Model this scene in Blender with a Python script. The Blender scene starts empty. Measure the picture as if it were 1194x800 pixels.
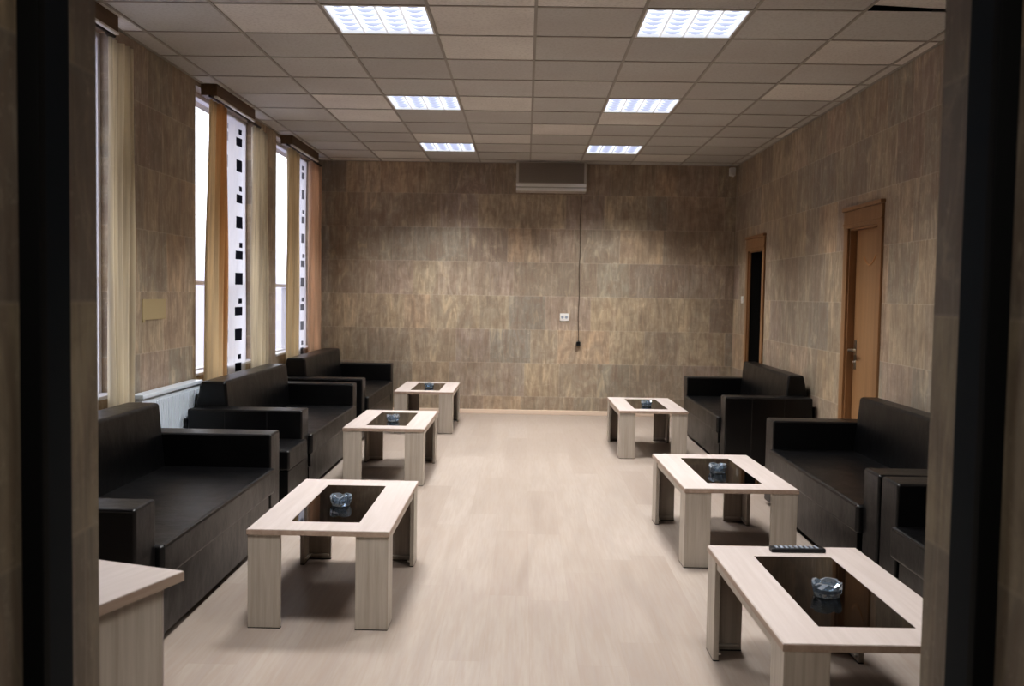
import bpy, bmesh, math, random
from mathutils import Vector, Matrix
random.seed(7)
D = bpy.data
scene = bpy.context.scene
COL = scene.collection
PI = math.pi

# ------------------------------------------------------------------ helpers
def srgb(r, g, b):
    def f(c):
        c /= 255.0
        return c / 12.92 if c <= 0.04045 else ((c + 0.055) / 1.055) ** 2.4
    return (f(r), f(g), f(b), 1.0)

class NT:
    """small node-tree builder"""
    def __init__(self, name):
        self.m = D.materials.new(name); self.m.use_nodes = True
        self.t = self.m.node_tree; self.t.nodes.clear()
        self.out = self.n('ShaderNodeOutputMaterial')
    def n(self, kind, ins=None, **kw):
        nd = self.t.nodes.new(kind)
        for k, v in kw.items(): setattr(nd, k, v)
        for k, v in (ins or {}).items():
            s = nd.inputs[k]
            if isinstance(v, bpy.types.NodeSocket): self.t.links.new(v, s)
            else: s.default_value = v
        return nd
    def link(self, a, b): self.t.links.new(a, b)
    def math(self, op, a, b=0.0, c=0.0):
        return self.n('ShaderNodeMath', {0: a, 1: b, 2: c}, operation=op).outputs[0]
    def mix(self, fac, a, b, blend='MIX'):
        nd = self.n('ShaderNodeMix', data_type='RGBA', blend_type=blend)
        for k, v in ((0, fac), (6, a), (7, b)):
            if isinstance(v, bpy.types.NodeSocket): self.t.links.new(v, nd.inputs[k])
            else: nd.inputs[k].default_value = v
        return nd.outputs[2]
    def ramp(self, fac, stops):
        nd = self.n('ShaderNodeValToRGB', {'Fac': fac})
        e = nd.color_ramp.elements
        while len(e) < len(stops): e.new(0.5)
        for i, (p, c) in enumerate(stops):
            e[i].position = p; e[i].color = c
        return nd.outputs[0]
    def principled(self, **ins):
        p = self.n('ShaderNodeBsdfPrincipled', {k.replace('_', ' '): v for k, v in ins.items()})
        self.link(p.outputs[0], self.out.inputs[0]); return p

def simple(name, col, rough=0.5, metal=0.0, **kw):
    t = NT(name); t.principled(Base_Color=col, Roughness=rough, Metallic=metal, **kw); return t.m

# ---- stone cladding of the walls: tall grained slabs in courses 0.41 m high
def stone(name, axis, tint=1.0, off=0.0):
    t = NT(name)
    g = t.n('ShaderNodeNewGeometry')
    s = t.n('ShaderNodeSeparateXYZ', {0: g.outputs['Position']})
    u = t.math('ADD', s.outputs[axis], 20.0 + off)
    z = t.math('ADD', s.outputs[2], 0.19)
    row = t.math('FLOOR', t.math('DIVIDE', z, 0.41))
    rr = t.n('ShaderNodeTexWhiteNoise', {'W': row}, noise_dimensions='1D').outputs[0]
    ush = t.math('ADD', u, t.math('MULTIPLY', rr, 3.1))
    # uneven slab widths: pairs of cells, some of them joined
    cellf = t.math('DIVIDE', ush, 0.47)
    c = t.math('FLOOR', cellf)
    fx = t.math('FRACT', cellf)
    cut = t.n('ShaderNodeTexWhiteNoise', {'Vector': t.n('ShaderNodeCombineXYZ', {0: c, 1: row, 2: 4.0}).outputs[0]}, noise_dimensions='3D').outputs[0]
    cutp = t.math('MULTIPLY_ADD', cut, 0.5, 0.25)
    half = t.math('GREATER_THAN', fx, cutp)
    cid = t.n('ShaderNodeCombineXYZ', {0: t.math('ADD', c, half), 1: row, 2: 1.0}).outputs[0]
    wn = t.n('ShaderNodeTexWhiteNoise', {'Vector': cid}, noise_dimensions='3D')
    # joints
    fz = t.math('FRACT', t.math('DIVIDE', z, 0.41))
    jz = t.math('LESS_THAN', t.math('ABSOLUTE', t.math('SUBTRACT', fz, 0.5)), 0.490)
    jx = t.math('GREATER_THAN', t.math('ABSOLUTE', t.math('SUBTRACT', fx, cutp)), 0.007)
    joint = t.math('MULTIPLY', jz, jx)
    # vertical grain, shifted for every slab
    gu = t.math('ADD', u, t.math('MULTIPLY', wn.outputs[0], 9.0))
    def streak(su, sz, det, dist=0.3, rough=0.6):
        v = t.n('ShaderNodeCombineXYZ', {0: t.math('MULTIPLY', gu, su), 1: t.math('MULTIPLY', s.outputs[2], sz), 2: t.math('MULTIPLY', wn.outputs[0], 13.0)}).outputs[0]
        return t.n('ShaderNodeTexNoise', {'Vector': v, 'Scale': 1.0, 'Detail': det, 'Roughness': rough, 'Distortion': dist}).outputs[0]
    a = streak(4.2, 1.3, 4, 1.2)
    b = streak(26, 3.0, 4, 0.8, 0.6)
    d = streak(9, 2.2, 3, 1.8, 0.55)
    blot = t.n('ShaderNodeTexNoise', {'Vector': g.outputs['Position'], 'Scale': 1.4, 'Detail': 3.0, 'Roughness': 0.6}).outputs[0]
    cloud = t.n('ShaderNodeTexNoise', {'Vector': g.outputs['Position'], 'Scale': 6.5, 'Detail': 5.0, 'Roughness': 0.7, 'Distortion': 0.8}).outputs[0]
    speck = t.n('ShaderNodeTexNoise', {'Vector': g.outputs['Position'], 'Scale': 34.0, 'Detail': 4.0, 'Roughness': 0.7}).outputs[0]
    base = t.ramp(wn.outputs[0], [(0.0, srgb(152, 134, 122)), (0.14, srgb(190, 171, 143)), (0.28, srgb(160, 153, 139)), (0.42, srgb(204, 176, 144)), (0.56, srgb(172, 156, 146)), (0.7, srgb(209, 191, 162)), (0.84, srgb(163, 147, 129)), (1.0, srgb(156, 151, 141))])
    c1 = t.mix(t.ramp(a, [(0.36, (0, 0, 0, 1)), (0.68, (0.6, 0.6, 0.6, 1))]), base, srgb(153, 146, 134))
    c1 = t.mix(t.ramp(cloud, [(0.36, (0.5, 0.5, 0.5, 1)), (0.52, (0, 0, 0, 1))]), c1, srgb(145, 127, 110))
    c1 = t.mix(t.ramp(cloud, [(0.54, (0, 0, 0, 1)), (0.7, (0.45, 0.45, 0.45, 1))]), c1, srgb(214, 198, 174))
    c1 = t.mix(t.ramp(d, [(0.34, (0.5, 0.5, 0.5, 1)), (0.5, (0, 0, 0, 1))]), c1, srgb(151, 129, 112))
    c1 = t.mix(t.ramp(d, [(0.56, (0, 0, 0, 1)), (0.72, (0.5, 0.5, 0.5, 1))]), c1, srgb(220, 200, 169))
    c2 = t.mix(t.ramp(b, [(0.36, (0.42, 0.42, 0.42, 1)), (0.52, (0, 0, 0, 1))]), c1, srgb(126, 110, 96))
    c3 = t.mix(t.ramp(b, [(0.58, (0, 0, 0, 1)), (0.74, (0.32, 0.32, 0.32, 1))]), c2, srgb(225, 210, 187))
    c3 = t.mix(t.ramp(speck, [(0.58, (0, 0, 0, 1)), (0.72, (0.35, 0.35, 0.35, 1))]), c3, srgb(230, 217, 197))
    c4 = t.mix(t.ramp(blot, [(0.32, (0.4, 0.4, 0.4, 1)), (0.58, (0, 0, 0, 1))]), c3, srgb(121, 107, 92))
    c5 = t.mix(joint, t.mix(0.14, c4, srgb(234, 221, 201)), c4)
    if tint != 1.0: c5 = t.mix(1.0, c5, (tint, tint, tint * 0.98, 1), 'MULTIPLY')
    bump = t.n('ShaderNodeBump', {'Strength': 0.2, 'Distance': 0.01, 'Height': t.math('MULTIPLY', t.math('ADD', a, b), joint)})
    t.principled(Base_Color=c5, Roughness=0.55, Normal=bump.outputs[0])
    return t.m

def wood(name, c1, c2, axis, rough=0.45, scale=1.0, contrast=(0.35, 0.68)):
    """fine straight grain along one object axis; every object gets its own stretch of grain"""
    t = NT(name)
    tc = t.n('ShaderNodeTexCoord'); oi = t.n('ShaderNodeObjectInfo')
    sc = [38 * scale] * 3; sc[axis] = 1.6 * scale
    off = t.n('ShaderNodeCombineXYZ', {0: t.math('MULTIPLY', oi.outputs['Random'], 7.0), 1: t.math('MULTIPLY', oi.outputs['Random'], 3.0), 2: 0.0}).outputs[0]
    vm = t.n('ShaderNodeVectorMath', {0: tc.outputs['Object'], 1: off}, operation='ADD').outputs[0]
    mp = t.n('ShaderNodeMapping', {'Vector': vm, 'Scale': sc})
    n1 = t.n('ShaderNodeTexNoise', {'Vector': mp.outputs[0], 'Scale': 1.0, 'Detail': 5.0, 'Roughness': 0.65, 'Distortion': 0.25}).outputs[0]
    col = t.ramp(n1, [(contrast[0], c1), (contrast[1], c2)])
    t.principled(Base_Color=col, Roughness=rough)
    return t.m

def leather():
    t = NT('black_leatherette')
    tc = t.n('ShaderNodeTexCoord')
    v = t.n('ShaderNodeTexVoronoi', {'Vector': tc.outputs['Object'], 'Scale': 260.0}).outputs[0]
    n1 = t.n('ShaderNodeTexNoise', {'Vector': tc.outputs['Object'], 'Scale': 7.0, 'Detail': 3.0}).outputs[0]
    h = t.math('ADD', t.math('MULTIPLY', v, 0.12), t.math('MULTIPLY', n1, 2.0))
    b = t.n('ShaderNodeBump', {'Strength': 0.35, 'Distance': 0.008, 'Height': h})
    r = t.math('MULTIPLY_ADD', n1, 0.14, 0.26)
    t.principled(Base_Color=srgb(7, 7, 9), Roughness=r, Normal=b.outputs[0])
    return t.m

def floor_mat():
    t = NT('pale_laminate')
    g = t.n('ShaderNodeNewGeometry')
    s = t.n('ShaderNodeSeparateXYZ', {0: g.outputs['Position']})
    cx = t.math('DIVIDE', t.math('ADD', s.outputs[0], 20.03), 0.193)
    col_i = t.math('FLOOR', cx)
    sh = t.n('ShaderNodeTexWhiteNoise', {'W': col_i}, noise_dimensions='1D').outputs[0]
    cy = t.math('DIVIDE', t.math('ADD', s.outputs[1], t.math('MULTIPLY', sh, 5.0)), 1.28)
    cid = t.n('ShaderNodeCombineXYZ', {0: col_i, 1: t.math('FLOOR', cy), 2: 0.0}).outputs[0]
    wn = t.n('ShaderNodeTexWhiteNoise', {'Vector': cid}, noise_dimensions='3D').outputs[0]
    fx = t.math('ABSOLUTE', t.math('SUBTRACT', t.math('FRACT', cx), 0.5))
    fy = t.math('ABSOLUTE', t.math('SUBTRACT', t.math('FRACT', cy), 0.5))
    ok = t.math('MULTIPLY', t.math('LESS_THAN', fx, 0.493), t.math('LESS_THAN', fy, 0.4985))
    v = t.n('ShaderNodeCombineXYZ', {0: t.math('MULTIPLY', s.outputs[0], 16.0), 1: t.math('MULTIPLY', s.outputs[1], 1.5), 2: t.math('MULTIPLY', wn, 20.0)}).outputs[0]
    n1 = t.n('ShaderNodeTexNoise', {'Vector': v, 'Scale': 1.0, 'Detail': 4.0, 'Roughness': 0.6, 'Distortion': 0.5}).outputs[0]
    v2 = t.n('ShaderNodeCombineXYZ', {0: t.math('MULTIPLY', s.outputs[0], 70.0), 1: t.math('MULTIPLY', s.outputs[1], 4.0), 2: wn}).outputs[0]
    n2 = t.n('ShaderNodeTexNoise', {'Vector': v2, 'Scale': 1.0, 'Detail': 3.0}).outputs[0]
    c = t.ramp(wn, [(0.0, srgb(153, 141, 132)), (0.5, srgb(160, 149, 140)), (1.0, srgb(165, 155, 147))])
    c = t.mix(t.ramp(n1, [(0.35, (0.4, 0.4, 0.4, 1)), (0.6, (0, 0, 0, 1))]), c, srgb(136, 124, 117))
    c = t.mix(t.ramp(n2, [(0.35, (0.3, 0.3, 0.3, 1)), (0.6, (0, 0, 0, 1))]), c, srgb(144, 126, 110))
    c = t.mix(ok, t.mix(0.25, c, srgb(140, 124, 112)), c)
    t.principled(Base_Color=c, Roughness=t.math('MULTIPLY_ADD', n1, 0.2, 0.28))
    return t.m

def ceil_mat():
    t = NT('mineral_ceiling_tile')
    g = t.n('ShaderNodeNewGeometry')
    s = t.n('ShaderNodeSeparateXYZ', {0: g.outputs['Position']})
    ix = t.math('FLOOR', t.math('DIVIDE', t.math('SUBTRACT', s.outputs[0], GX), GP))
    iy = t.math('FLOOR', t.math('DIVIDE', t.math('SUBTRACT', s.outputs[1], GY), GQ))
    wn = t.n('ShaderNodeTexWhiteNoise', {'Vector': t.n('ShaderNodeCombineXYZ', {0: ix, 1: iy, 2: 3.0}).outputs[0]}, noise_dimensions='3D').outputs[0]
    c = t.ramp(wn, [(0.0, srgb(188, 186, 181)), (0.45, srgb(196, 194, 188)), (0.70, srgb(200, 198, 193)), (0.8, srgb(226, 222, 214)), (1.0, srgb(230, 226, 219))])
    n1 = t.n('ShaderNodeTexNoise', {'Vector': g.outputs['Position'], 'Scale': 55.0, 'Detail': 3.0}).outputs[0]
    n2 = t.n('ShaderNodeTexNoise', {'Vector': g.outputs['Position'], 'Scale': 1.3, 'Detail': 2.0}).outputs[0]
    c = t.mix(t.ramp(n1, [(0.3, (0.22, 0.22, 0.22, 1)), (0.55, (0, 0, 0, 1))]), c, srgb(140, 130, 116))
    c = t.mix(t.ramp(n2, [(0.35, (0.25, 0.25, 0.25, 1)), (0.6, (0, 0, 0, 1))]), c, srgb(178, 166, 158))
    t.principled(Base_Color=c, Roughness=0.85)
    return t.m

def curtain_mat(name, c1, trans, c_backlit=None):
    t = NT(name)
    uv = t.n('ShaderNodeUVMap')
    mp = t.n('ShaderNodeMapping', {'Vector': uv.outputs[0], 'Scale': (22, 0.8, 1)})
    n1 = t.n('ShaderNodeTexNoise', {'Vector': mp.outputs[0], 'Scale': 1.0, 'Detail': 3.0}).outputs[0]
    if c_backlit:
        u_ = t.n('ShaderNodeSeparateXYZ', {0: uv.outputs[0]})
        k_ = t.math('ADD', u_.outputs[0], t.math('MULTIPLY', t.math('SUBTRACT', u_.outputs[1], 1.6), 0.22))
        c1 = t.mix(t.ramp(k_, [(0.45, (0, 0, 0, 1)), (0.72, (1, 1, 1, 1))]), c1, c_backlit)  # backlight painted into the cloth colour, orange towards one side
    c = t.mix(t.ramp(n1, [(0.35, (0, 0, 0, 1)), (0.65, (1, 1, 1, 1))]), c1, t.mix(0.3, c1, (0.12, 0.08, 0.04, 1)))  # darker noise stripes stand in for shading between the folds
    d = t.n('ShaderNodeBsdfDiffuse', {'Color': c})
    tr = t.n('ShaderNodeBsdfTranslucent', {'Color': c})
    mx = t.n('ShaderNodeMixShader', {0: trans})
    t.link(d.outputs[0], mx.inputs[1]); t.link(tr.outputs[0], mx.inputs[2]); t.link(mx.outputs[0], t.out.inputs[0])
    return t.m

def sheer_mat(name, spots):
    """white voile with printed columns of dark squares; spots = [(u centre, half width, darkness)]"""
    t = NT(name)
    uv = t.n('ShaderNodeUVMap')
    s = t.n('ShaderNodeSeparateXYZ', {0: uv.outputs[0]})
    fac = 0.0
    P = 0.49
    fz = t.math('FRACT', t.math('DIVIDE', s.outputs[1], P))
    def band(c, hw): return t.math('LESS_THAN', t.math('ABSOLUTE', t.math('SUBTRACT', fz, c)), hw)
    big = band(0.20, 0.105); mid = band(0.62, 0.075); small = band(0.80, 0.045)
    for uc, hw, dk in spots:
        du = t.math('ABSOLUTE', t.math('SUBTRACT', s.outputs[0], uc))
        wide = t.math('LESS_THAN', du, hw)
        du2 = t.math('ABSOLUTE', t.math('SUBTRACT', s.outputs[0], uc + hw * 0.4))
        nar = t.math('LESS_THAN', du2, hw * 0.45)
        m = t.math('MAXIMUM', t.math('MULTIPLY', wide, t.math('MAXIMUM', big, mid)), t.math('MULTIPLY', nar, small))
        fac = t.math('MAXIMUM', fac, t.math('MULTIPLY', m, dk))
    c = t.mix(fac, (0.86, 0.85, 0.88, 1), (0.012, 0.012, 0.016, 1))
    d = t.n('ShaderNodeBsdfDiffuse', {'Color': c})
    tr = t.n('ShaderNodeBsdfTranslucent', {'Color': c})
    mx = t.n('ShaderNodeMixShader', {0: 0.6})
    t.link(d.outputs[0], mx.inputs[1]); t.link(tr.outputs[0], mx.inputs[2])
    tp = t.n('ShaderNodeBsdfTransparent')
    op = t.math('MAXIMUM', 0.72, fac)
    m2 = t.n('ShaderNodeMixShader', {0: op})
    t.link(tp.outputs[0], m2.inputs[1]); t.link(mx.outputs[0], m2.inputs[2]); t.link(m2.outputs[0], t.out.inputs[0])
    return t.m

def window_glass():
    t = NT('window_glass')
    a = t.n('ShaderNodeBsdfTransparent', {'Color': (0.93, 0.95, 0.97, 1)}); b = t.n('ShaderNodeBsdfGlossy', {'Roughness': 0.02})
    m = t.n('ShaderNodeMixShader', {0: 0.06}); t.link(a.outputs[0], m.inputs[1]); t.link(b.outputs[0], m.inputs[2]); t.link(m.outputs[0], t.out.inputs[0])
    return t.m

def cut_glass():
    t = NT('cut_glass')
    fr = t.n('ShaderNodeLayerWeight', {'Blend': 0.35})
    gl = t.n('ShaderNodeBsdfGlass', {'Color': (0.86, 0.93, 1.0, 1), 'Roughness': 0.03, 'IOR': 1.5})
    gs = t.n('ShaderNodeBsdfGlossy', {'Color': (0.85, 0.93, 1.0, 1), 'Roughness': 0.05})
    m = t.n('ShaderNodeMixShader', {0: t.math('MULTIPLY_ADD', fr.outputs['Facing'], 0.45, 0.30)})
    t.link(gl.outputs[0], m.inputs[1]); t.link(gs.outputs[0], m.inputs[2])
    d = t.n('ShaderNodeBsdfDiffuse', {'Color': (0.62, 0.74, 0.88, 1)})  # pale blue colour standing for the sparkle on the facets
    m2 = t.n('ShaderNodeMixShader', {0: 0.17}); t.link(m.outputs[0], m2.inputs[1]); t.link(d.outputs[0], m2.inputs[2])
    t.link(m2.outputs[0], t.out.inputs[0])
    return t.m

def emit(name, col, st):
    t = NT(name); e = t.n('ShaderNodeEmission', {'Color': col, 'Strength': st}); t.link(e.outputs[0], t.out.inputs[0]); return t.m

class MB:
    """collects shapes; build() links them as ONE mesh object"""
    def __init__(self): self.bm = bmesh.new(); self.uv = None
    def box(self, x0, x1, y0, y1, z0, z1, bev=0.0, seg=2, mat=None):
        b = bmesh.new(); bmesh.ops.create_cube(b, size=1.0)
        bmesh.ops.transform(b, matrix=Matrix.Translation(((x0+x1)/2, (y0+y1)/2, (z0+z1)/2)) @ Matrix.Diagonal((abs(x1-x0), abs(y1-y0), abs(z1-z0), 1)), verts=b.verts)
        if bev: bmesh.ops.bevel(b, geom=b.edges[:], offset=bev, segments=seg, profile=0.5, affect='EDGES')
        if mat is not None: bmesh.ops.transform(b, matrix=mat, verts=b.verts)
        self.add(b); return self
    def add(self, b):
        me = D.meshes.new('tmp'); b.to_mesh(me); b.free(); self.bm.from_mesh(me); D.meshes.remove(me)
    def prism(self, pts, a0, a1, axis, bev=0.0, seg=2):
        """polygon of (p,q) points extruded along axis (0,1,2)"""
        b = bmesh.new()
        def P(p, q, a):
            return {0: (a, p, q), 1: (p, a, q), 2: (p, q, a)}[axis]
        lo = [b.verts.new(P(p, q, a0)) for p, q in pts]; hi = [b.verts.new(P(p, q, a1)) for p, q in pts]
        n = len(pts)
        b.faces.new(lo); b.faces.new(hi[::-1])
        for i in range(n): b.faces.new((lo[i], hi[i], hi[(i+1) % n], lo[(i+1) % n]))
        bmesh.ops.recalc_face_normals(b, faces=b.faces[:])
        if bev: bmesh.ops.bevel(b, geom=b.edges[:], offset=bev, segments=seg, profile=0.5, affect='EDGES')
        self.add(b); return self
    def tube(self, pts, r, n=10):
        b = bmesh.new(); rings = []
        pts = [Vector(p) for p in pts]
        for i, p in enumerate(pts):
            d = (pts[min(i+1, len(pts)-1)] - pts[max(i-1, 0)]).normalized()
            up = Vector((0, 0, 1)) if abs(d.z) < 0.9 else Vector((1, 0, 0))
            a = d.cross(up).normalized(); c = d.cross(a).normalized()
            rr = r[i] if isinstance(r, (list, tuple)) else r
            rings.append([b.verts.new(p + (a*math.cos(2*PI*k/n) + c*math.sin(2*PI*k/n))*rr) for k in range(n)])
        for i in range(len(rings)-1):
            for k in range(n): b.faces.new((rings[i][k], rings[i][(k+1) % n], rings[i+1][(k+1) % n], rings[i+1][k]))
        b.faces.new(rings[0][::-1]); b.faces.new(rings[-1])
        bmesh.ops.recalc_face_normals(b, faces=b.faces[:])
        self.add(b); return self
    def quad(self, pts):
        vs = [self.bm.verts.new(p) for p in pts]; self.bm.faces.new(vs); return self
    def build(self, name, mat, parent=None, smooth=35, origin=None):
        me = D.meshes.new(name)
        if origin is not None: bmesh.ops.translate(self.bm, verts=self.bm.verts, vec=-Vector(origin))
        self.bm.to_mesh(me); self.bm.free()
        me.materials.append(mat)
        if smooth:
            for p in me.polygons: p.use_smooth = True
            me.set_sharp_from_angle(angle=math.radians(smooth))
        o = D.objects.new(name, me); COL.objects.link(o)
        if origin is not None: o.location = origin
        if parent is not None: o.parent = parent
        if smooth and len(me.polygons) > 6:
            w = o.modifiers.new('wn', 'WEIGHTED_NORMAL'); w.keep_sharp = True
        return o

def tag(o, label=None, cat=None, group=None, kind=None):
    if label: o['label'] = label
    if cat: o['category'] = cat
    if group: o['group'] = group
    if kind: o['kind'] = kind
    return o
def empty(name, loc, rz=0.0, **kw):
    o = D.objects.new(name, None); o.empty_display_size = 0.1; COL.objects.link(o)
    o.location = loc; o.rotation_euler = (0, 0, rz); tag(o, **kw); return o
def kids(o): return [c for c in D.objects if c.parent == o]
def copy_tree(o, parent=None):
    c = o.copy(); COL.objects.link(c); c.parent = parent
    for ch in kids(o): copy_tree(ch, c)
    return c
def struct(o): o['kind'] = 'structure'; return o

# ------------------------------------------------------------------ dimensions
XL, XR, YB, YF, ZC = -2.53, 2.53, 11.706, 1.75, 3.057
GX, GP = 0.033, 0.6                      # ceiling grid lines across
GY, GQ = 5.367, 0.606                    # ceiling grid lines along
DX0, DX1 = -0.785, 0.742                 # doorway the camera looks through
YO = 0.95                                # lobby side of the doorway wall

# ------------------------------------------------------------------ materials
M_back = stone('stone_cladding_back', 0)
M_side = stone('stone_cladding_side', 1, off=0.3)
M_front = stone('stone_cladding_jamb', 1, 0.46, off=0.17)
M_floor = floor_mat()
M_ceil = ceil_mat()
M_grid = simple('grid_metal', srgb(160, 153, 143), 0.6)
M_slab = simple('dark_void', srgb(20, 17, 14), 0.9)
M_skirt = simple('pale_skirting', srgb(226, 206, 188), 0.5)
M_steel = simple('blue_black_steel', srgb(5, 17, 24), 0.6, 0.0, Specular_IOR_Level=0.12)
M_steel2 = simple('black_steel', srgb(4, 4, 4), 0.7, 0.0, Specular_IOR_Level=0.15)
M_top = wood('pale_wood_top', srgb(178, 167, 162), srgb(188, 178, 174), 1, 0.42)
M_leg = wood('pale_wood_upright', srgb(162, 152, 140), srgb(184, 176, 166), 2, 0.5, 1.0, (0.3, 0.66))
M_edge = wood('pale_wood_edge', srgb(160, 140, 126), srgb(176, 158, 144), 1, 0.5)
M_lea = leather()
M_seam = simple('black_piping', srgb(30, 27, 27), 0.35)
M_bglass = simple('black_glass', srgb(8, 7, 6), 0.03, 0.0, Specular_IOR_Level=0.42)
M_ash = cut_glass()
M_blkpl = simple('black_plastic', srgb(18, 19, 22), 0.4)
M_btn = simple('grey_rubber', srgb(150, 158, 172), 0.5)
M_whpl = simple('white_plastic', srgb(226, 224, 220), 0.4)
M_glide = simple('pale_plastic', srgb(190, 184, 176), 0.4)
M_orange = curtain_mat('backlit_curtain', srgb(240, 222, 190), 0.4, srgb(232, 194, 146))
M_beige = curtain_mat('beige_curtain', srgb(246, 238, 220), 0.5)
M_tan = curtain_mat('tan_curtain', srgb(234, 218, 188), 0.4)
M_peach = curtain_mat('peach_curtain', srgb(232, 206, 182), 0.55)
M_sheerA = sheer_mat('printed_voile_near', [(0.33, 0.06, 0.45), (0.75, 0.10, 1.0)])
M_sheerB = sheer_mat('printed_voile_far', [(0.30, 0.12, 0.8), (0.72, 0.10, 0.9)])
M_sheerC = sheer_mat('printed_voile', [(0.25, 0.06, 1.0), (0.75, 0.06, 1.0)])
M_pvc = simple('white_window_frame', srgb(216, 214, 220), 0.4)
M_wglass = window_glass()
M_doorw = wood('orange_beech', srgb(150, 116, 82), srgb(166, 130, 94), 2, 0.4, 0.6)
M_doorf = wood('orange_beech_frame', srgb(140, 106, 74), srgb(154, 118, 84), 2, 0.4, 0.6)
M_darkw = wood('dark_brown_wood', srgb(54, 38, 24), srgb(66, 48, 32), 1, 0.5)
M_pelm = wood('brown_pelmet_wood', srgb(92, 70, 46), srgb(108, 84, 56), 1, 0.5)
M_chrome = simple('brushed_nickel', srgb(190, 186, 178), 0.28, 1.0)
M_rad = simple('white_enamel', srgb(228, 238, 250), 0.3)
M_acb = simple('beige_grey_casing', srgb(186, 180, 170), 0.4)
M_acg = simple('dark_taupe_grille', srgb(140, 130, 120), 0.5)
M_acl = simple('satin_silver_band', srgb(240, 238, 234), 0.28, 0.5)
M_tube = emit('fluorescent_tube', (0.93, 0.96, 1.0, 1), 1.6)
M_refl = None
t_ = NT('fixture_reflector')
p_ = t_.n('ShaderNodeBsdfPrincipled', {'Base Color': (0.85, 0.87, 0.92, 1), 'Roughness': 0.3, 'Metallic': 0.2, 'Emission Color': (0.9, 0.93, 1, 1), 'Emission Strength': 0.45})  # own emission stands in for tube light on reflector and dividers
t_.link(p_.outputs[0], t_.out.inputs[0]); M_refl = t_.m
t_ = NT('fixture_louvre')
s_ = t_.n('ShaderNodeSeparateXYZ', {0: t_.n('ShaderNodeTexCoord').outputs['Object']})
r_ = t_.ramp(t_.math('MULTIPLY', s_.outputs[2], 20.0), [(0.10, (0.03, 0.04, 0.09, 1)), (0.42, (0.10, 0.12, 0.22, 1)), (0.56, (0.85, 0.9, 1.0, 1))])  # tube reflections and dark streaks painted as blade glow by height
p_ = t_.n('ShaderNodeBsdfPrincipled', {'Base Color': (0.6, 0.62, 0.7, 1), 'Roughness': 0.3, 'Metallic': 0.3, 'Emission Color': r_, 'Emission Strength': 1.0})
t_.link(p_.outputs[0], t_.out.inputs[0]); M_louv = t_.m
M_patch = simple('pale_blank_sheet', srgb(186, 170, 134), 0.7)
M_lobby = simple('lobby_plaster', srgb(150, 138, 120), 0.8)

# ------------------------------------------------------------------ setting
m = MB(); m.box(-3.4, 3.6, -2.2, YB + 0.3, -0.12, 0.0)
struct(m.build('floor', M_floor, smooth=0))

m = MB(); m.box(XL - 0.3, XR + 0.3, YB, YB + 0.25, -0.1, 3.3)
struct(m.build('wall_back', M_back, smooth=0))

WIN = [(4.45, 5.90), (7.33, 8.98), (9.70, 11.38)]  # openings widened behind the curtains so daylight glows through the cloth
WZ0, WZ1 = 0.80, 3.02
m = MB()
ys = [YF - 0.6]
for a, b in WIN: ys += [a, b]
ys.append(YB + 0.02)
for i in range(0, len(ys), 2): m.box(XL - 0.3, XL, ys[i], ys[i+1], -0.1, 3.3)
for a, b in WIN:
    m.box(XL - 0.3, XL, a, b, -0.1, WZ0); m.box(XL - 0.3, XL, a, b, WZ1, 3.3)
struct(m.build('wall_left', M_side, smooth=0))

# right wall with two door openings
D1 = (6.93, 7.57, 2.03); D2 = (10.27, 10.93, 2.0)
m = MB()
m.box(XR, XR + 0.25, YF - 0.6, D1[0], -0.1, 3.3); m.box(XR, XR + 0.25, D1[1], D2[0], -0.1, 3.3); m.box(XR, XR + 0.25, D2[1], YB + 0.02, -0.1, 3.3)
m.box(XR, XR + 0.25, D1[0], D1[1], D1[2], 3.3); m.box(XR, XR + 0.25, D2[0], D2[1], D2[2], 3.3)
struct(m.build('wall_right', M_side, smooth=0))

# near wall with the doorway the camera looks through
m = MB()
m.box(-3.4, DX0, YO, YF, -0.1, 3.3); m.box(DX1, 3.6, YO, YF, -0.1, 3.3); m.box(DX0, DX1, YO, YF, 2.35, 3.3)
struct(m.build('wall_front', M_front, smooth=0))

# steel frame round that doorway
FY0, FY1, FP = 1.50, 1.592, 0.027
m = MB()
m.box(DX0 - 0.01, DX0 + FP, FY0, FY1, 0.0, 2.35, 0.003); m.box(DX1 - FP, DX1 + 0.01, FY0, FY1, 0.0, 2.35, 0.003)
m.box(DX0, DX1, FY0, FY1, 2.35 - FP, 2.36, 0.003)
fr = struct(m.build('trim_1', M_steel)); fr['label'] = 'blue-black steel frame lining the doorway in the foreground'
m = MB()
m.box(DX0 - 0.005, DX0 + FP + 0.006, FY0 - 0.022, FY0 + 0.002, 0.0, 2.34, 0.003); m.box(DX1 - FP - 0.006, DX1 + 0.005, FY0 - 0.022, FY0 + 0.002, 0.0, 2.34, 0.003)
m.build('door_stop', M_steel2, fr)

# lobby shell behind the camera
m = MB(); m.box(-3.4, 3.6, -2.3, -2.2, -0.1, 3.3); struct(m.build('wall_lobby_rear', M_lobby, smooth=0))
m = MB(); m.box(-3.5, -3.4, -2.3, YF, -0.1, 3.3); struct(m.build('wall_lobby_left', M_lobby, smooth=0))
m = MB(); m.box(3.6, 3.7, -2.3, YF, -0.1, 3.3); struct(m.build('wall_lobby_right', M_lobby, smooth=0))
m = MB(); m.box(-3.5, 3.7, -2.3, YF, 2.9, 3.0); struct(m.build('ceiling_lobby', M_lobby, smooth=0))

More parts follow.
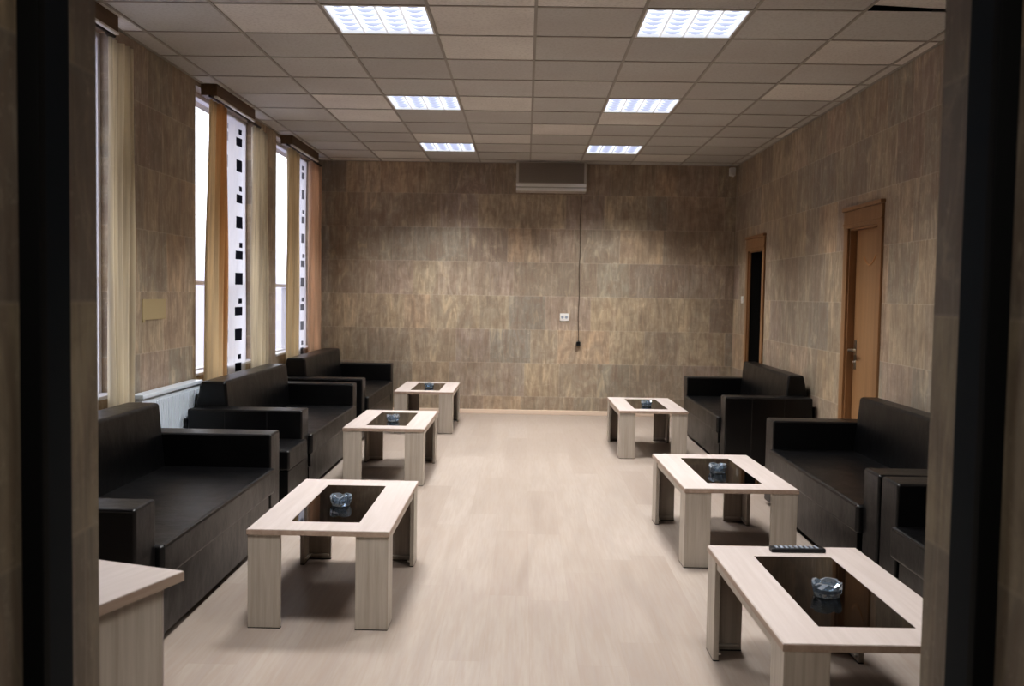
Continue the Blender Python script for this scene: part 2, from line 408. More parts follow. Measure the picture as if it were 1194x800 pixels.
# ceiling: tiles as one sheet with openings for the fixtures and one lifted tile
xs = sorted({XL, XR} | {GX + k*GP for k in range(-4, 5) if XL < GX + k*GP < XR})
yl = sorted({YF, YB} | {GY + k*GQ for k in range(-8, 14) if YF < GY + k*GQ < YB})
def cell(x, y): return (math.floor((x - GX)/GP + 1e-6), math.floor((y - GY)/GQ + 1e-6))
FIX = [(ix, iy) for iy in (-4, 0, 4, 8) for ix in (-2, 1)]
LIFT = (3, -1)
m = MB()
for i in range(len(xs)-1):
    for j in range(len(yl)-1):
        c = cell((xs[i]+xs[i+1])/2, (yl[j]+yl[j+1])/2)
        if c in FIX or c == LIFT: continue
        m.quad([(xs[i], yl[j], ZC), (xs[i], yl[j+1], ZC), (xs[i+1], yl[j+1], ZC), (xs[i+1], yl[j], ZC)])
ce = struct(m.build('ceiling', M_ceil, smooth=0))
x0, x1, y0, y1 = GX + 3*GP, GX + 4*GP, GY - GQ, GY
m = MB(); m.quad([(x0, y0, ZC), (x0 + .004, y1 - .012, ZC + 0.030), (x1, y1 - .006, ZC + 0.006), (x1, y0, ZC)])
m.build('lifted_tile', M_ceil, ce, smooth=0)
m = MB(); m.box(XL - 0.3, XR + 0.3, YF - 0.1, YB + 0.25, 3.3, 3.42); struct(m.build('ceiling_slab', M_slab, smooth=0))
m = MB()
for x in xs[1:-1]: m.box(x - 0.009, x + 0.009, YF, YB, ZC - 0.005, ZC + 0.012)
for y in yl[1:-1]:
    if abs(y - GY) < 1e-3:
        m.box(XL, x0, y - 0.009, y + 0.009, ZC - 0.004, ZC + 0.012); m.box(x1, XR, y - 0.009, y + 0.009, ZC - 0.004, ZC + 0.012)
    else: m.box(XL, XR, y - 0.009, y + 0.009, ZC - 0.004, ZC + 0.012)
m.box(XL, XL + 0.022, YF, YB, ZC - 0.004, ZC + 0.012); m.box(XR - 0.022, XR, YF, YB, ZC - 0.004, ZC + 0.012); m.box(XL, XR, YB - 0.022, YB, ZC - 0.004, ZC + 0.012)
g_ = struct(m.build('trim_2', M_grid, smooth=0)); g_['label'] = 'grey metal grid carrying the ceiling tiles'

# skirting boards
m = MB(); m.box(XL, XR, YB - 0.014, YB, 0.0, 0.055, 0.004); struct(m.build('baseboard_back', M_skirt))
m = MB(); m.box(XL, XL + 0.014, YF, YB, 0.0, 0.055, 0.004); struct(m.build('baseboard_left', M_skirt))
m = MB()
for a, b in ((YF, D1[0] - 0.1), (D1[1] + 0.1, D2[0] - 0.1), (D2[1] + 0.1, YB)): m.box(XR - 0.014, XR, a, b, 0.0, 0.055, 0.004)
struct(m.build('baseboard_right', M_skirt))

# ------------------------------------------------------------------ windows
for k, (a, b) in enumerate(WIN):
    xo = XL - 0.12
    m = MB()
    w = 0.035
    m.box(xo - .03, xo + .03, a, a + w, WZ0, WZ1, .004); m.box(xo - .03, xo + .03, b - w, b, WZ0, WZ1, .004)
    m.box(xo - .03, xo + .03, a + w, b - w, WZ0, WZ0 + w, .004); m.box(xo - .03, xo + .03, a + w, b - w, WZ1 - w, WZ1, .004)
    m.box(xo - .03, xo + .03, a + w, b - w, 1.505, 1.54, .004)
    m.box(xo - .03, xo + .03, (a+b)/2 - .03, (a+b)/2 + .03, WZ0 + w, 1.50, .004)
    wn = struct(m.build('window_%d' % (k+1), M_pvc))
    m = MB(); m.box(xo - .004, xo + .004, a + w*0.5, b - w*0.5, WZ0 + w*0.5, WZ1 - w*0.5); m.build('pane', M_wglass, wn, smooth=0)
    m = MB(); m.box(XL - 0.088, XL + 0.01, a, b, WZ0 - 0.001, WZ0 + 0.022, .004); m.build('window_sill', M_pvc, wn)

def cloth(name, mat, x, ya, yb, z0, z1, folds, amp, pinch=0.0, lean=0.0, seed=0, uvoff=0.0, parent=None, flat=False):
    """hanging pleated cloth in the plane of the left wall; pinch narrows the top"""
    r = random.Random(seed)
    NU, NV = folds * 10, 26
    me = D.meshes.new(name); vs = []; fs = []; uvs = []
    ph = [r.uniform(-0.5, 0.5) for _ in range(folds + 2)]
    for j in range(NV + 1):
        t = j / NV; z = z0 + (z1 - z0) * t
        for i in range(NU + 1):
            s = i / NU
            width = 1.0 - pinch * t**2.2
            y = ya + (yb - ya) * (0.5 + lean * t + (s - 0.5) * width)
            f = s * folds; w = math.sin(2*PI*f + ph[int(f)] * 0.9 * math.sin(PI * (f % 1)))
            x_ = x + amp * w * (0.75 + 0.25*math.sin(3*t + 5*s + seed)) + 0.004*math.sin(9*t + 11*s)
            y += 0.010 * math.sin(4.2*t + 7*s + seed)
            vs.append((x_, y, z)); uvs.append((s + uvoff, z))
    for j in range(NV):
        for i in range(NU):
            q = j*(NU+1) + i; fs.append((q, q+1, q+NU+2, q+NU+1))
    me.from_pydata(vs, [], fs)
    uvl = me.uv_layers.new(name='UVMap')
    for l in me.loops: uvl.data[l.index].uv = uvs[l.vertex_index]
    for p in me.polygons: p.use_smooth = True
    me.materials.append(mat)
    o = D.objects.new(name, me); COL.objects.link(o)
    o.location = (0, 0, 0)
    if parent: o.parent = parent
    return o

CZ0, CZ1 = 0.12, 2.935
XC = -2.455
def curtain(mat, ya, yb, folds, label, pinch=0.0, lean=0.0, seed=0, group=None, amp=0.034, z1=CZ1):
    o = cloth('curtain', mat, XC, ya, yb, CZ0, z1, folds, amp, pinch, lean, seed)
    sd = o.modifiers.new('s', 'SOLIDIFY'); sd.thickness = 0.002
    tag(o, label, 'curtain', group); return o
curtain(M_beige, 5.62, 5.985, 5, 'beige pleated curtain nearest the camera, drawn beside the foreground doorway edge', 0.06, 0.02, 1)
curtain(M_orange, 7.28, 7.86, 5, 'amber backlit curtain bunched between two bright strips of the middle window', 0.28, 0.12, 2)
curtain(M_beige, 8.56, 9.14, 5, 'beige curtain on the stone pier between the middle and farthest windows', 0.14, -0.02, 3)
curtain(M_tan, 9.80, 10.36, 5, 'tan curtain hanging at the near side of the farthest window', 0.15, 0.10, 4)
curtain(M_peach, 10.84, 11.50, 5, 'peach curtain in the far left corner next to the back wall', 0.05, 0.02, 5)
def sheer(mat, ya, yb, folds, label, seed):
    o = cloth('sheer_curtain', mat, -2.512, ya, yb, CZ0 + .05, 2.93, folds, 0.010, 0, 0, seed); tag(o, label, 'sheer curtain'); return o
sheer(M_sheerC, 4.6, 5.60, 6, 'white voile with dark squares showing as a sliver beside the doorway edge', 11)
sheer(M_sheerA, 7.78, 8.58, 4, 'white voile printed with columns of black squares at the middle window', 12)
sheer(M_sheerB, 10.30, 10.95, 4, 'white voile printed with dark squares at the farthest window', 13)

# pelmets, tracks and rods
PEL = [(4.55, 5.66, 5.72), (7.45, 8.50, 8.85), (9.86, 11.10, 11.45)]
nm = ['nearest window, cut off by doorway', 'middle window', 'farthest window']
for (a, b, c), w in zip(PEL, nm):
    p = empty('curtain_pelmet', (XL, (a+b)/2, 2.98), label='dark brown boxed pelmet over the ' + w, cat='pelmet')
    def L(mb): return mb
    o = (XL, (a+b)/2, 2.98)
    m = MB(); m.box(0, 0.125, a - o[1], b - o[1], -0.012, 0.076, 0.003); m.build('box_panel', M_pelm, p)
    m = MB(); m.box(0.095, 0.122, a - o[1] + .02, b - o[1] + 0.02, -0.026, -0.012, 0.003); m.build('curtain_track', M_whpl, p)
    m = MB(); m.tube([(0.075, a - o[1] - 0.02, -0.022), (0.075, c - o[1], -0.022)], 0.010)
    m.tube([(0.075, b - o[1] - .05, -0.03), (0.075, b - o[1] - .02, -0.03), (0.075, b - o[1] + 0.03, -0.03)], [0.008, 0.017, 0.008], 12)
    m.build('curtain_rod', simple('dark_rod_' + w[:3], srgb(46, 34, 26), 0.4), p)

# radiator
p = empty('radiator', (XL, 6.5, 0), label='white enamelled panel radiator on the left wall between the first two sofas', cat='radiator')
m = MB(); m.box(0.035, 0.10, -0.45, 0.66, 0.16, 0.765, 0.008)
m.build('panel', M_rad, p)
m = MB(); m.box(0.022, 0.112, -0.46, 0.67, 0.763, 0.792, 0.006)
m.build('top_cover', M_rad, p)
m = MB()
for k in range(26): m.box(0.098, 0.104, -0.43 + k*0.0425, -0.405 + k*0.0425, 0.20, 0.73, 0.0025)
m.build('convector_ribs', M_rad, p)
for y in (-0.4, 0.5):
    m = MB(); m.box(0.001, 0.034, y, y + 0.04, 0.3, 0.6); m.build('bracket', M_rad, p)
m = MB(); m.tube([(0.06, -0.4, 0.17), (0.06, -0.4, -0.0)], 0.011); m.build('pipe', M_rad, p)

# pale blank sheet
m = MB(); m.prism([(6.30, 1.245), (6.34, 1.245), (6.34, 1.262), (6.71, 1.262), (6.71, 1.40), (6.30, 1.40)], XL - 0.002, XL + 0.006, 0)
tag(m.build('notice_sheet', M_patch, smooth=0), 'pale blank rectangular sheet on the left wall between two windows', 'sheet')

# ------------------------------------------------------------------ doors on the right wall
def door_frame(name, y0, y1, h, m_):
    fr = struct(m_.build(name, M_doorf)); return fr
def casing(y0, y1, h, cw=0.085, crown=0.13, jd=0.10):
    m = MB(); x = XR
    m.box(x - 0.018, x + 0.002, y0 - cw, y0 + .004, 0, h, 0.004); m.box(x - 0.018, x + 0.002, y1 - .004, y1 + cw, 0, h, 0.004)
    m.box(x - 0.020, x + 0.002, y0 - cw, y1 + cw, h - .004, h + crown, 0.004)
    m.box(x - 0.036, x + 0.002, y0 - cw - .012, y1 + cw + .012, h + crown, h + crown + 0.03, 0.006)
    m.box(x - 0.026, x, y0 - cw - .004, y1 + cw + .004, h + 0.02, h + 0.035, 0.003)
    # jamb linings
    m.box(x, x + jd, y0 - .004, y0 + 0.02, 0, h, 0.002); m.box(x, x + jd, y1 - 0.02, y1 + .004, 0, h, 0.002); m.box(x, x + jd, y0, y1, h - 0.02, h + .004, 0.002)
    return m
d1 = struct(casing(D1[0], D1[1], D1[2]).build('door_1', M_doorf)); d1['label'] = 'orange beech door with lever handle, closed, in the right wall'
m = MB(); m.box(XR + 0.052, XR + 0.092, D1[0] + .02, D1[1] - .02, 0.008, D1[2] - .02, 0.003)
lf = m.build('door_leaf', M_doorw, d1)
def curl(x, y0, z0, sy, sz, r=0.006):
    pts = []
    for k in range(15):
        t = k / 14
        pts.append((x, y0 + sy * t, z0 + sz * math.sin(PI * t * 1.25) * (1 - 0.2*t)))
    return pts
m = MB(); m.tube(curl(XR + 0.051, D1[1] - 0.20, 1.80, -0.30, -0.07), 0.006, 8); m.build('carved_curl', simple('carved_light_wood', srgb(188, 140, 92), 0.4), lf)
hx = XR + 0.052
m = MB()
m.box(hx - 0.008, hx, D1[1] - 0.095, D1[1] - 0.05, 0.93, 1.16, 0.004)
m.tube([(hx - 0.005, D1[1] - 0.072, 1.08), (hx - 0.05, D1[1] - 0.072, 1.08)], 0.010)
m.tube([(hx - 0.05, D1[1] - 0.066, 1.08), (hx - 0.052, D1[1] - 0.12, 1.084), (hx - 0.05, D1[1] - 0.20, 1.078)], [0.011, 0.010, 0.008])
m.tube([(hx - 0.008, D1[1] - 0.072, 0.985), (hx - 0.02, D1[1] - 0.072, 0.985)], 0.012)
m.build('door_handle', M_chrome, lf)
m = MB(); m.box(XR + 0.021, XR + 0.245, D2[1] - .014, D2[1] + .002, 0, D2[2]); m.box(XR + 0.021, XR + 0.245, D2[0] - .002, D2[0] + .014, 0, D2[2]); m.box(XR + 0.021, XR + 0.245, D2[0], D2[1], D2[2] - .014, D2[2] + .002)  # reveals coloured near-black in place of shade in the opening
struct(m.build('trim_3', M_slab, smooth=0))['label'] = 'lining coloured black for the shade inside the far doorway'
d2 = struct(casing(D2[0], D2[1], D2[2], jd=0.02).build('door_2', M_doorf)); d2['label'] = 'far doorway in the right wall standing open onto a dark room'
m = MB(); m.box(XR + 0.2, XR + 0.24, D2[0] - 0.0, D2[1] + 0.02, 0, 2.2); m.build('dark_backing', M_slab, d2)  # near-black sheet across the opening, standing for the unlit room
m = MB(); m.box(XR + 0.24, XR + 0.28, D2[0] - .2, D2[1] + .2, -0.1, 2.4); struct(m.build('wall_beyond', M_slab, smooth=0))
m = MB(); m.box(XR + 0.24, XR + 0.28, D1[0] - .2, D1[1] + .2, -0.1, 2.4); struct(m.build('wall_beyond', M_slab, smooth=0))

# ------------------------------------------------------------------ small wall fittings
p = empty('air_conditioner', (0.288, YB, 2.70), label='beige-grey wall air conditioner high on the back wall touching the ceiling', cat='air conditioner')
m = MB(); m.prism([(0, 0.0), (-0.13, 0.0), (-0.17, 0.03), (-0.185, 0.10), (-0.185, 0.352), (0, 0.352)], -0.42, 0.42, 0, 0.006); m.build('casing', M_acb, p)
m = MB()
for k in range(14): m.box(-0.385, 0.385, -0.193, -0.183, 0.112 + k*0.0165, 0.121 + k*0.0165, 0.002)
m.box(-0.39, 0.39, -0.187, -0.184, 0.105, 0.34)
m.build('intake_grille', M_acg, p)
m = MB(); m.box(-0.418, 0.418, -0.196, -0.178, 0.056, 0.094, 0.005); m.box(-0.418, 0.418, -0.190, -0.165, 0.008, 0.046, 0.006); m.build('outlet_louvre', M_acl, p)

m = MB(); cz = lambda t: 2.70 - (2.70 - 0.90)*t
m.tube([(0.655 + 0.004*math.sin(k*1.3), YB - 0.003, cz(k/16)) for k in range(17)], 0.0048, 8)
pc = m.build('power_cable', simple('dark_cable', srgb(84, 70, 56), 0.6)); tag(pc, 'dark cable running down the back wall from the air conditioner', 'cable')
m = MB(); m.box(0.632, 0.682, YB - 0.045, YB, 0.855, 0.905, 0.008); m.build('plug', M_blkpl, pc)

p = empty('wall_socket', (0.482, YB, 1.20), label='white double socket plate on the back wall left of the cable', cat='socket')
m = MB(); m.box(-0.055, 0.055, -0.012, 0, -0.047, 0.047, 0.004); m.build('faceplate', M_whpl, p)
m = MB()
for x in (-0.025, 0.025):
    m.tube([(x, -0.011, 0.0), (x, -0.0135, 0.0)], 0.018, 16)
m.build('socket_inset', M_btn, p)

p = empty('motion_sensor', (2.47, YB - 0.02, 2.985), label='small white motion sensor in the far right corner under the ceiling', cat='sensor')
m = MB(); m.prism([(-0.035, -0.05), (0.035, -0.05), (0.035, 0.05), (-0.035, 0.05)], -0.05, 0.028, 1, 0.012); m.build('housing', M_whpl, p)
m = MB(); m.tube([(0, -0.03, -0.03), (0, -0.055, -0.045), (0, -0.062, -0.06)], [0.025, 0.024, 0.012], 14); m.build('lens', M_whpl, p)

p = empty('light_switch', (XR, 11.20, 1.45), label='small white light switch on the right wall beyond the open far doorway', cat='switch')
m = MB(); m.box(-0.010, 0, -0.042, 0.042, -0.042, 0.042, 0.004); m.build('faceplate', M_whpl, p)
m = MB(); m.box(-0.015, -0.008, -0.026, 0.026, -0.028, 0.028, 0.003); m.build('rocker', M_whpl, p)

# ------------------------------------------------------------------ ceiling fixtures
def make_fixture():
    r = empty('ceiling_light', (0, 0, 0)); S = 0.279
    m = MB(); z = 0.0
    m.box(-.291, .291, -.294, -S, -0.004, 0.02, .002); m.box(-.291, .291, S, .294, -0.004, 0.02, .002)
    m.box(-.291, -S, -S, S, -0.004, 0.02, .002); m.box(S, .291, -S, S, -0.004, 0.02, .002)
    m.build('frame', M_whpl, r)
    m = MB()
    m.box(-S, S, -S, S, 0.085, 0.09); m.box(-S - .004, -S, -S, S, 0.0, 0.09); m.box(S, S + .004, -S, S, 0.0, 0.09); m.box(-S, S, -S - .004, -S, 0.0, 0.09); m.box(-S, S, S, S + .004, 0.0, 0.09)
    m.build('reflector', M_refl, r, smooth=0)
    for k in range(4):
        x = (-0.21 + 0.14 * k)
        m = MB(); m.tube([(x, -0.27, 0.055), (x, 0.27, 0.055)], 0.013, 12); m.build('tube', M_tube, r)
    m = MB()
    for k in range(1, 4):
        x = -0.28 + 0.14*k
        m.prism([(x - .007, 0.0), (x + .007, 0.0), (x + .002, 0.042), (x - .002, 0.042)], -S, S, 1)
    m.build('divider', M_refl, r, smooth=0)
    for k in range(6):
        y = -0.232 + 0.093*k; m = MB()
        for c in range(4):           # parabolic cross blades, dipping in the middle of each cell
            xa = -0.28 + 0.14*c
            n = 6
            for q in range(n):
                a, b = xa + 0.14*q/n, xa + 0.14*(q+1)/n
                h = lambda x: 0.024 - 0.022*math.sin(PI*(x - xa)/0.14)**1.5
                bb = bmesh.new()
                v = [bb.verts.new(pt) for pt in ((a, y, h(a)), (b, y, h(b)), (b, y, 0.044), (a, y, 0.044))]
                bb.faces.new(v); m.add(bb)
        m.build('louvre_blade', M_louv, r, smooth=0)
    return r
fx = make_fixture()
side = {-2: 'left', 1: 'right'}; rown = {-4: 'just inside the doorway above the camera view', 0: 'in the row nearest the camera', 4: 'in the second row', 8: 'in the farthest row by the back wall'}
first = True
LP = []
for (ix, iy) in FIX:
    o = fx if first else copy_tree(fx); first = False
    o.location = (GX + (ix + .5)*GP, GY + (iy + .5)*GQ, ZC)
    tag(o, 'square louvred fluorescent ceiling light, %s one %s' % (side[ix], rown[iy]), 'ceiling light', 'louvred ceiling lights in two columns')
    LP.append(o.location.copy())

# ------------------------------------------------------------------ coffee tables
TW, TL, TH = 0.62, 1.13, 0.438
def make_table():
    r = empty('coffee_table', (0, 0, 0))
    hw, hl = TW/2, TL/2; gw, gl = 0.155, 0.41; t = 0.024
    # table top: a board with a rectangular cut-out, made of one ring
    b = bmesh.new()
    def ring(w, l, z): return [b.verts.new(p) for p in ((-w, -l, z), (w, -l, z), (w, l, z), (-w, l, z))]
    ot, ob, it, ib = ring(hw, hl, TH), ring(hw, hl, TH - t), ring(gw, gl, TH), ring(gw, gl, TH - t)
    for k in range(4):
        n = (k+1) % 4
        b.faces.new((ot[k], ot[n], it[n], it[k])); b.faces.new((ob[n], ob[k], ib[k], ib[n]))
        b.faces.new((ob[k], ob[n], ot[n], ot[k])); b.faces.new((it[k], it[n], ib[n], ib[k]))
    ed = [e for e in b.edges if e.verts[0] in ot and e.verts[1] in ot]
    bmesh.ops.bevel(b, geom=ed, offset=0.002, segments=2, affect='EDGES')
    m = MB(); m.add(b); tt = m.build('table_top', M_top, r)
    m = MB()   # edge banding, a shade browner than the top
    m.box(-hw - .001, hw + .001, -hl - .001, -hl + .001, TH - t, TH - 0.003); m.box(-hw - .001, hw + .001, hl - .001, hl + .001, TH - t, TH - 0.003)
    m.box(-hw - .001, -hw + .001, -hl, hl, TH - t, TH - 0.003); m.box(hw - .001, hw + .001, -hl, hl, TH - t, TH - 0.003)
    m.build('edge_band', M_edge, tt)
    m = MB(); m.box(-gw + .0015, gw - .0015, -gl + .0015, gl - .0015, TH - 0.010, TH - 0.0005, 0.001); m.build('glass_panel', M_bglass, r)
    z1 = TH - t; W = 0.142; T = 0.022; ins = 0.004
    for sx in (-1, 1):
        for sy in (-1, 1):
            ox, oy = sx*(hw - ins), sy*(hl - ins)
            pts = [(ox, oy), (ox - sx*W, oy), (ox - sx*W, oy - sy*T), (ox - sx*T, oy - sy*T), (ox - sx*T, oy - sy*W), (ox, oy - sy*W)]
            m = MB(); m.prism(pts, 0.004, z1, 2, 0.0012, 1); lg = m.build('leg', M_leg, r)
            m = MB(); m.box(ox - sx*T, ox - sx*(W - .01), oy - sy*(T + .012), oy - sy*T, 0.022, 0.031); m.box(ox - sx*T, ox - sx*(T + .012), oy - sy*(T + .012), oy - sy*(W - .01), 0.022, 0.031)
            m.build('floor_strip', M_glide, lg, smooth=0)
            m = MB(); m.prism([(p[0]*0.998, p[1]*0.998) for p in pts], 0.0, 0.0045, 2); m.build('glide', M_blkpl, lg, smooth=0)
        m = MB(); x = sx*(hw - 0.010); m.box(x - sx*0.018, x, -hl + W + ins, hl - W - ins, z1 - 0.038, z1, 0.001); m.build('apron', M_leg, r)
    return r
tb = make_table()
TABS = [(-0.882, 4.66, 0.000, 'pale wooden coffee table with black glass inset, nearest of the left row'),
        (-1.062, 7.79, 0.000, 'pale wooden coffee table with black glass inset, middle of the left row'),
        (-1.048, 10.52, 0.000, 'pale wooden coffee table with black glass inset, left row, nearest the back wall'),
        (1.172, 9.19, 0.012, 'pale wooden coffee table with black glass inset, right row, nearest the back wall'),
        (1.180, 5.73, 0.022, 'pale wooden coffee table with black glass inset, middle of the right row'),
        (1.098, 3.415, 0.012, 'pale wooden coffee table with black glass inset and remote control on it, lower right')]
for i, (x, y, a, lb) in enumerate(TABS):
    o = tb if i == 0 else copy_tree(tb)
    o.location = (x, y, 0); o.rotation_euler = (0, 0, a); tag(o, lb, 'coffee table', 'matching coffee tables with black glass insets')

# ashtrays: faceted cut-glass bowls
def make_ashtray():
    b = bmesh.new(); N = 16; R = 0.054; H = 0.050
    prof = [(0.0, 0.0), (R*0.80, 0.0), (R*0.93, H*0.30), (R, H*0.62), (R*0.97, H), (R*0.80, H), (R*0.70, H*0.55), (R*0.52, H*0.28), (0.0, H*0.24)]
    rings = []
    for pi, (r, z) in enumerate(prof):
        if r == 0: rings.append([b.verts.new((0, 0, z))]); continue
        ring = []
        for k in range(N):
            a = 2*PI*k/N; rr = r; zz = z
            if pi in (2, 3) and k % 2: rr *= 0.93
            if pi in (4, 5) and k % 4 == 0: zz -= 0.009
            ring.append(b.verts.new((rr*math.cos(a), rr*math.sin(a), zz)))
        rings.append(ring)
    for i in range(len(rings)-1):
        A, B = rings[i], rings[i+1]
        for k in range(N):
            n = (k+1) % N
            if len(A) == 1: b.faces.new((A[0], B[n], B[k]))
            elif len(B) == 1: b.faces.new((A[k], A[n], B[0]))
            else: b.faces.new((A[k], A[n], B[n], B[k]))
    bmesh.ops.recalc_face_normals(b, faces=b.faces[:])
    m = MB(); m.add(b); return m.build('ashtray', M_ash, smooth=0)
ash = make_ashtray()
AS = [(-0.879, 4.60, 'cut-glass ashtray on the nearest left coffee table'), (-1.047, 7.66, 'cut-glass ashtray on the middle left coffee table'),
      (-1.032, 10.40, 'cut-glass ashtray on the left coffee table nearest the back wall'), (1.161, 9.03, 'cut-glass ashtray on the right coffee table nearest the back wall'),
      (1.160, 5.66, 'cut-glass ashtray on the middle right coffee table'), (1.076, 3.33, 'cut-glass ashtray on the lower right coffee table beside the remote control')]
for i, (x, y, lb) in enumerate(AS):
    o = ash if i == 0 else copy_tree(ash)
    o.location = (x, y, TH - 0.0002); o.rotation_euler = (0, 0, 0.35*i); tag(o, lb, 'ashtray', 'cut-glass ashtrays on the coffee tables')

# remote control at the far edge of the lower right table
p = empty('remote_control', (1.135, 3.905, TH), 0.03, label='black remote control lying along the far edge of the lower right table', cat='remote control')
m = MB(); m.box(-0.112, 0.112, -0.024, 0.024, 0.0, 0.018, 0.006, 3); m.build('body', M_blkpl, p)
for r_ in range(3):
    m = MB()
    for k in range(9): m.box(-0.092 + k*0.0205, -0.081 + k*0.0205, -0.017 + r_*0.0125, -0.009 + r_*0.0125, 0.0175, 0.0205, 0.001)
    m.build('button_row', M_btn, p)

# ------------------------------------------------------------------ sofas (local frame: front faces +x, length along y)
AH, AT = 0.62, 0.205
def make_sofa(L, Dp, bt, label, back_h=0.80, seams=False):
    """L length, Dp depth, bt thickness of backrest at its top"""
    r = empty('sofa', (0, 0, 0), label=label, cat='sofa', group='black leatherette sofas along the side walls')
    for s in (-1, 1):
        y0, y1 = s*L/2, s*(L/2 - AT)
        m = MB(); m.box(-Dp + 0.02, 0.0, min(y0, y1), max(y0, y1), 0.025, AH, 0.014, 3)
        am = m.build('armrest', M_lea, r)
        yo = s*(L/2 + 0.0005)
        m = MB()
        for x in (-Dp*0.30, -Dp*0.66): m.tube([(x, yo, 0.05), (x, yo, AH - 0.014)], 0.0022, 6)
        m.tube([(-0.012, yo, AH - 0.012), (-Dp + .04, yo, AH - 0.012)], 0.0022, 6)
        m.build('seam', M_seam, am)
    ya = L/2 - AT - 0.002
    # seat cushion, its front edge standing proud of the base
    m = MB(); m.box(-Dp + bt + 0.03, 0.03, -ya, ya, 0.275, 0.425, 0.020, 4); sc = m.build('seat_cushion', M_lea, r)
    m = MB(); m.tube([(0.026, -ya + .02, 0.418), (0.026, ya - .02, 0.418)], 0.0035, 6); m.build('seam', M_seam, sc)
    # base with notched upper corners
    n = 0.055
    m = MB(); m.prism([(-ya, 0.03), (ya, 0.03), (ya, 0.18), (ya - n, 0.18), (ya - n, 0.272), (-ya + n, 0.272), (-ya + n, 0.18), (-ya, 0.18)], -0.02, 0.004, 0, 0.004)
    m.build('front_panel', M_lea, r)
    m = MB(); m.box(-Dp + 0.04, -0.05, -ya, ya, 0.03, 0.272); m.build('base', M_steel2, r, smooth=0)
    # backrest: slightly raked front, splayed rear
    m = MB(); m.prism([(-Dp + bt + 0.07, 0.36), (-Dp + 0.0, 0.36), (-Dp + 0.0, 0.60), (-Dp + 0.045, back_h), (-Dp + bt + 0.03, back_h)], -ya, ya, 1, 0.022, 4)
    m.build('backrest', M_lea, r)
    m = MB()
    for x in (-0.06, -Dp + 0.08):
        for y in (-L/2 + 0.06, L/2 - 0.06): m.box(x - 0.02, x + 0.02, y - 0.02, y + 0.02, 0.0, 0.03)
    m.build('foot', M_blkpl, r, smooth=0)
    return r
def place(o, x, y0, y1, right):
    o.location = (x, (y0+y1)/2, 0); o.rotation_euler = (0, 0, PI if right else 0.0)
place(make_sofa(2.18, 0.90, 0.21, 'black leatherette sofa nearest on the left, its near arm by the pale desk'), -1.490, 3.64, 5.82, False)
place(make_sofa(2.22, 0.84, 0.20, 'black leatherette sofa in the middle of the left wall, beside the footstool'), -1.570, 6.75, 8.97, False)
place(make_sofa(2.20, 0.84, 0.20, 'black leatherette sofa in the far left corner by the back wall'), -1.575, 9.30, 11.50, False)
place(make_sofa(2.16, 0.77, 0.15, 'black leatherette sofa farthest along the right wall, below the open far doorway'), 1.735, 8.22, 10.38, True)
place(make_sofa(2.20, 0.77, 0.15, 'black leatherette sofa on the right wall in front of the beech door'), 1.745, 4.675, 6.875, True)
place(make_sofa(2.20, 0.77, 0.15, 'black leatherette sofa lowest on the right, mostly hidden by the doorway edge'), 1.750, 2.455, 4.655, True)

# footstool squeezed between the first two left sofas
p = empty('footstool', (-1.90, 6.47, 0), label='low black leatherette footstool between the nearest and middle left sofas', cat='footstool')
m = MB(); m.box(-0.36, 0.375, -0.262, 0.262, 0.29, 0.425, 0.018, 4); m.build('cushion', M_lea, p)
m = MB(); m.box(-0.35, 0.365, -0.255, 0.255, 0.025, 0.288, 0.008); m.build('base', M_lea, p)
m = MB()
for x in (-.3, .3):
    for y in (-.2, .2): m.box(x - .02, x + .02, y - .02, y + .02, 0, 0.027)
m.build('foot', M_blkpl, p, smooth=0)

# ------------------------------------------------------------------ desk at the lower left
A = Vector((-0.868, 2.425, 0)); ang = math.atan2(-0.275, -0.093) # direction of the right-hand edge, towards the camera
p = empty('desk', A, ang + PI/2, label='pale wooden desk corner at the lower left behind the doorway edge', cat='desk')
# local frame: -y runs along the right-hand edge towards the camera, -x into the room's left
H = 0.75; LX, LY = 0.98, 0.52
m = MB(); m.box(-LX, 0, -LY, 0, H - 0.026, H, 0.002); tt = m.build('desk_top', M_top, p)
m = MB(); m.box(-LX - .001, .001, -LY - .001, .001, H - 0.026, H - 0.003); m.build('edge_band', M_edge, tt)
for x in (-0.022, -LX + 0.044):
    m = MB(); m.box(x - 0.022, x, -LY + 0.03, -0.052, 0.0, H - 0.026, 0.001); sp = m.build('side_panel', M_leg, p)
    m = MB(); m.box(x - 0.023, x + .001, -0.056, -0.051, 0.0, H - 0.027, 0.001); m.build('edge_band', M_top, sp)  # strip in lighter wood colour paints the lit edge of the panel
m = MB(); m.box(-LX + 0.044, -0.044, -0.085, -0.067, 0.28, H - 0.026, 0.001); m.build('back_panel', M_leg, p)

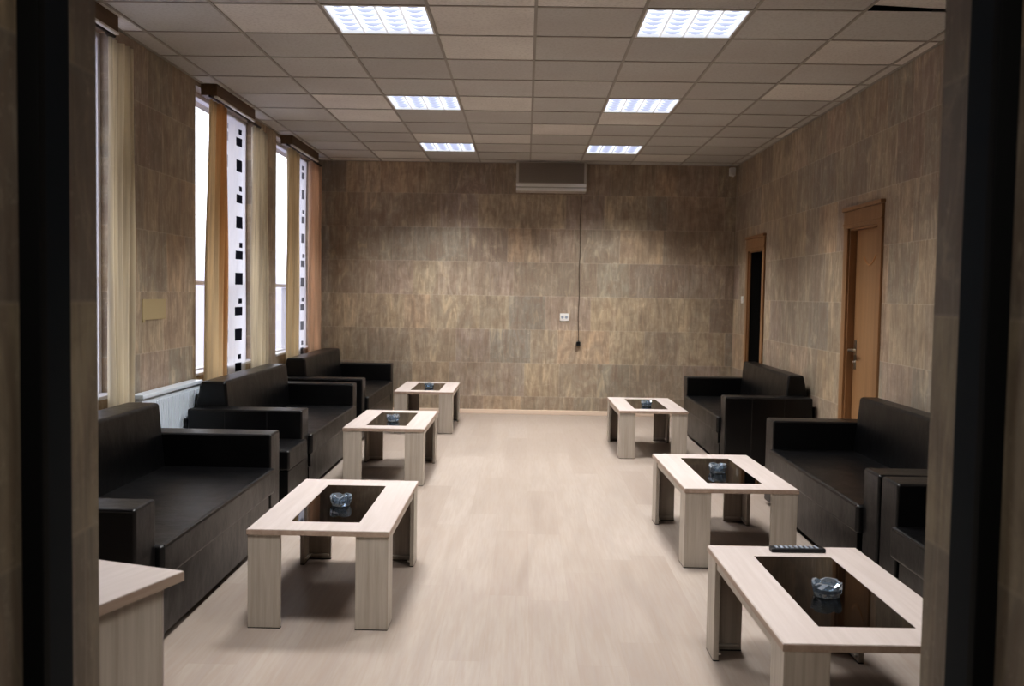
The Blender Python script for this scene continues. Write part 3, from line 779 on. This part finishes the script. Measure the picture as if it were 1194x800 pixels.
# ------------------------------------------------------------------ light
def area(name, loc, rot, sx, sy, power, col, spread=180):
    l = D.lights.new(name, 'AREA'); l.shape = 'RECTANGLE'; l.size = sx; l.size_y = sy; l.energy = power; l.color = col; l.spread = math.radians(spread)
    o = D.objects.new(name, l); COL.objects.link(o); o.location = loc; o.rotation_euler = rot; return o
for k, l in enumerate(LP):
    area('fixture_glow', (l.x, l.y, ZC - 0.012), (0, 0, 0), 0.54, 0.54, 23 if k < 2 else 34, (1.0, 0.985, 0.968), 117)
area('lobby_fill', (0.0, 0.15, 2.7), (0, 0, 0), 1.2, 1.0, 34, (1.0, 0.98, 0.92))  # unseen lamp added to brighten the stone beside the doorway

w = D.worlds.new('daylight'); scene.world = w; w.use_nodes = True
nt = w.node_tree; nt.nodes.clear()
tc = nt.nodes.new('ShaderNodeTexCoord'); sp = nt.nodes.new('ShaderNodeSeparateXYZ'); nt.links.new(tc.outputs['Generated'], sp.inputs[0])
rp = nt.nodes.new('ShaderNodeValToRGB'); nt.links.new(sp.outputs[2], rp.inputs[0])
e = rp.color_ramp.elements; e[0].position = 0.0; e[0].color = (0.36, 0.34, 0.42, 1); e[1].position = 0.06; e[1].color = (0.95, 0.95, 1.0, 1)
bg = nt.nodes.new('ShaderNodeBackground'); bg.inputs[1].default_value = 2.8; nt.links.new(rp.outputs[0], bg.inputs[0])
wo = nt.nodes.new('ShaderNodeOutputWorld'); nt.links.new(bg.outputs[0], wo.inputs[0])

# ------------------------------------------------------------------ camera
yaw, pitch, roll, F = -0.013, -0.0515, 0.0164, 1117.5
f = Vector((math.sin(yaw)*math.cos(pitch), math.cos(yaw)*math.cos(pitch), math.sin(pitch)))
rt = Vector((math.cos(yaw), -math.sin(yaw), 0)); up = rt.cross(f)
r2 = rt*math.cos(roll) + up*math.sin(roll); u2 = -rt*math.sin(roll) + up*math.cos(roll)
cam = D.cameras.new('camera'); co = D.objects.new('camera', cam); COL.objects.link(co)
mat = Matrix((r2, u2, -f)).transposed().to_4x4(); mat.translation = (0, 0, 1.477)
co.matrix_world = mat
cam.sensor_width = 36.0; cam.lens = F/1194*36; cam.clip_start = 0.02
cam.dof.use_dof = True; cam.dof.focus_distance = 5.0; cam.dof.aperture_fstop = 5.0
scene.camera = co

scene.cycles.use_denoising = True
scene.cycles.max_bounces = 8; scene.cycles.transparent_max_bounces = 12
scene.cycles.caustics_reflective = False; scene.cycles.caustics_refractive = False
scene.cycles.sample_clamp_indirect = 6.0
scene.view_settings.view_transform = 'Standard'
scene.view_settings.look = 'Medium High Contrast'
scene.view_settings.exposure = 0.0
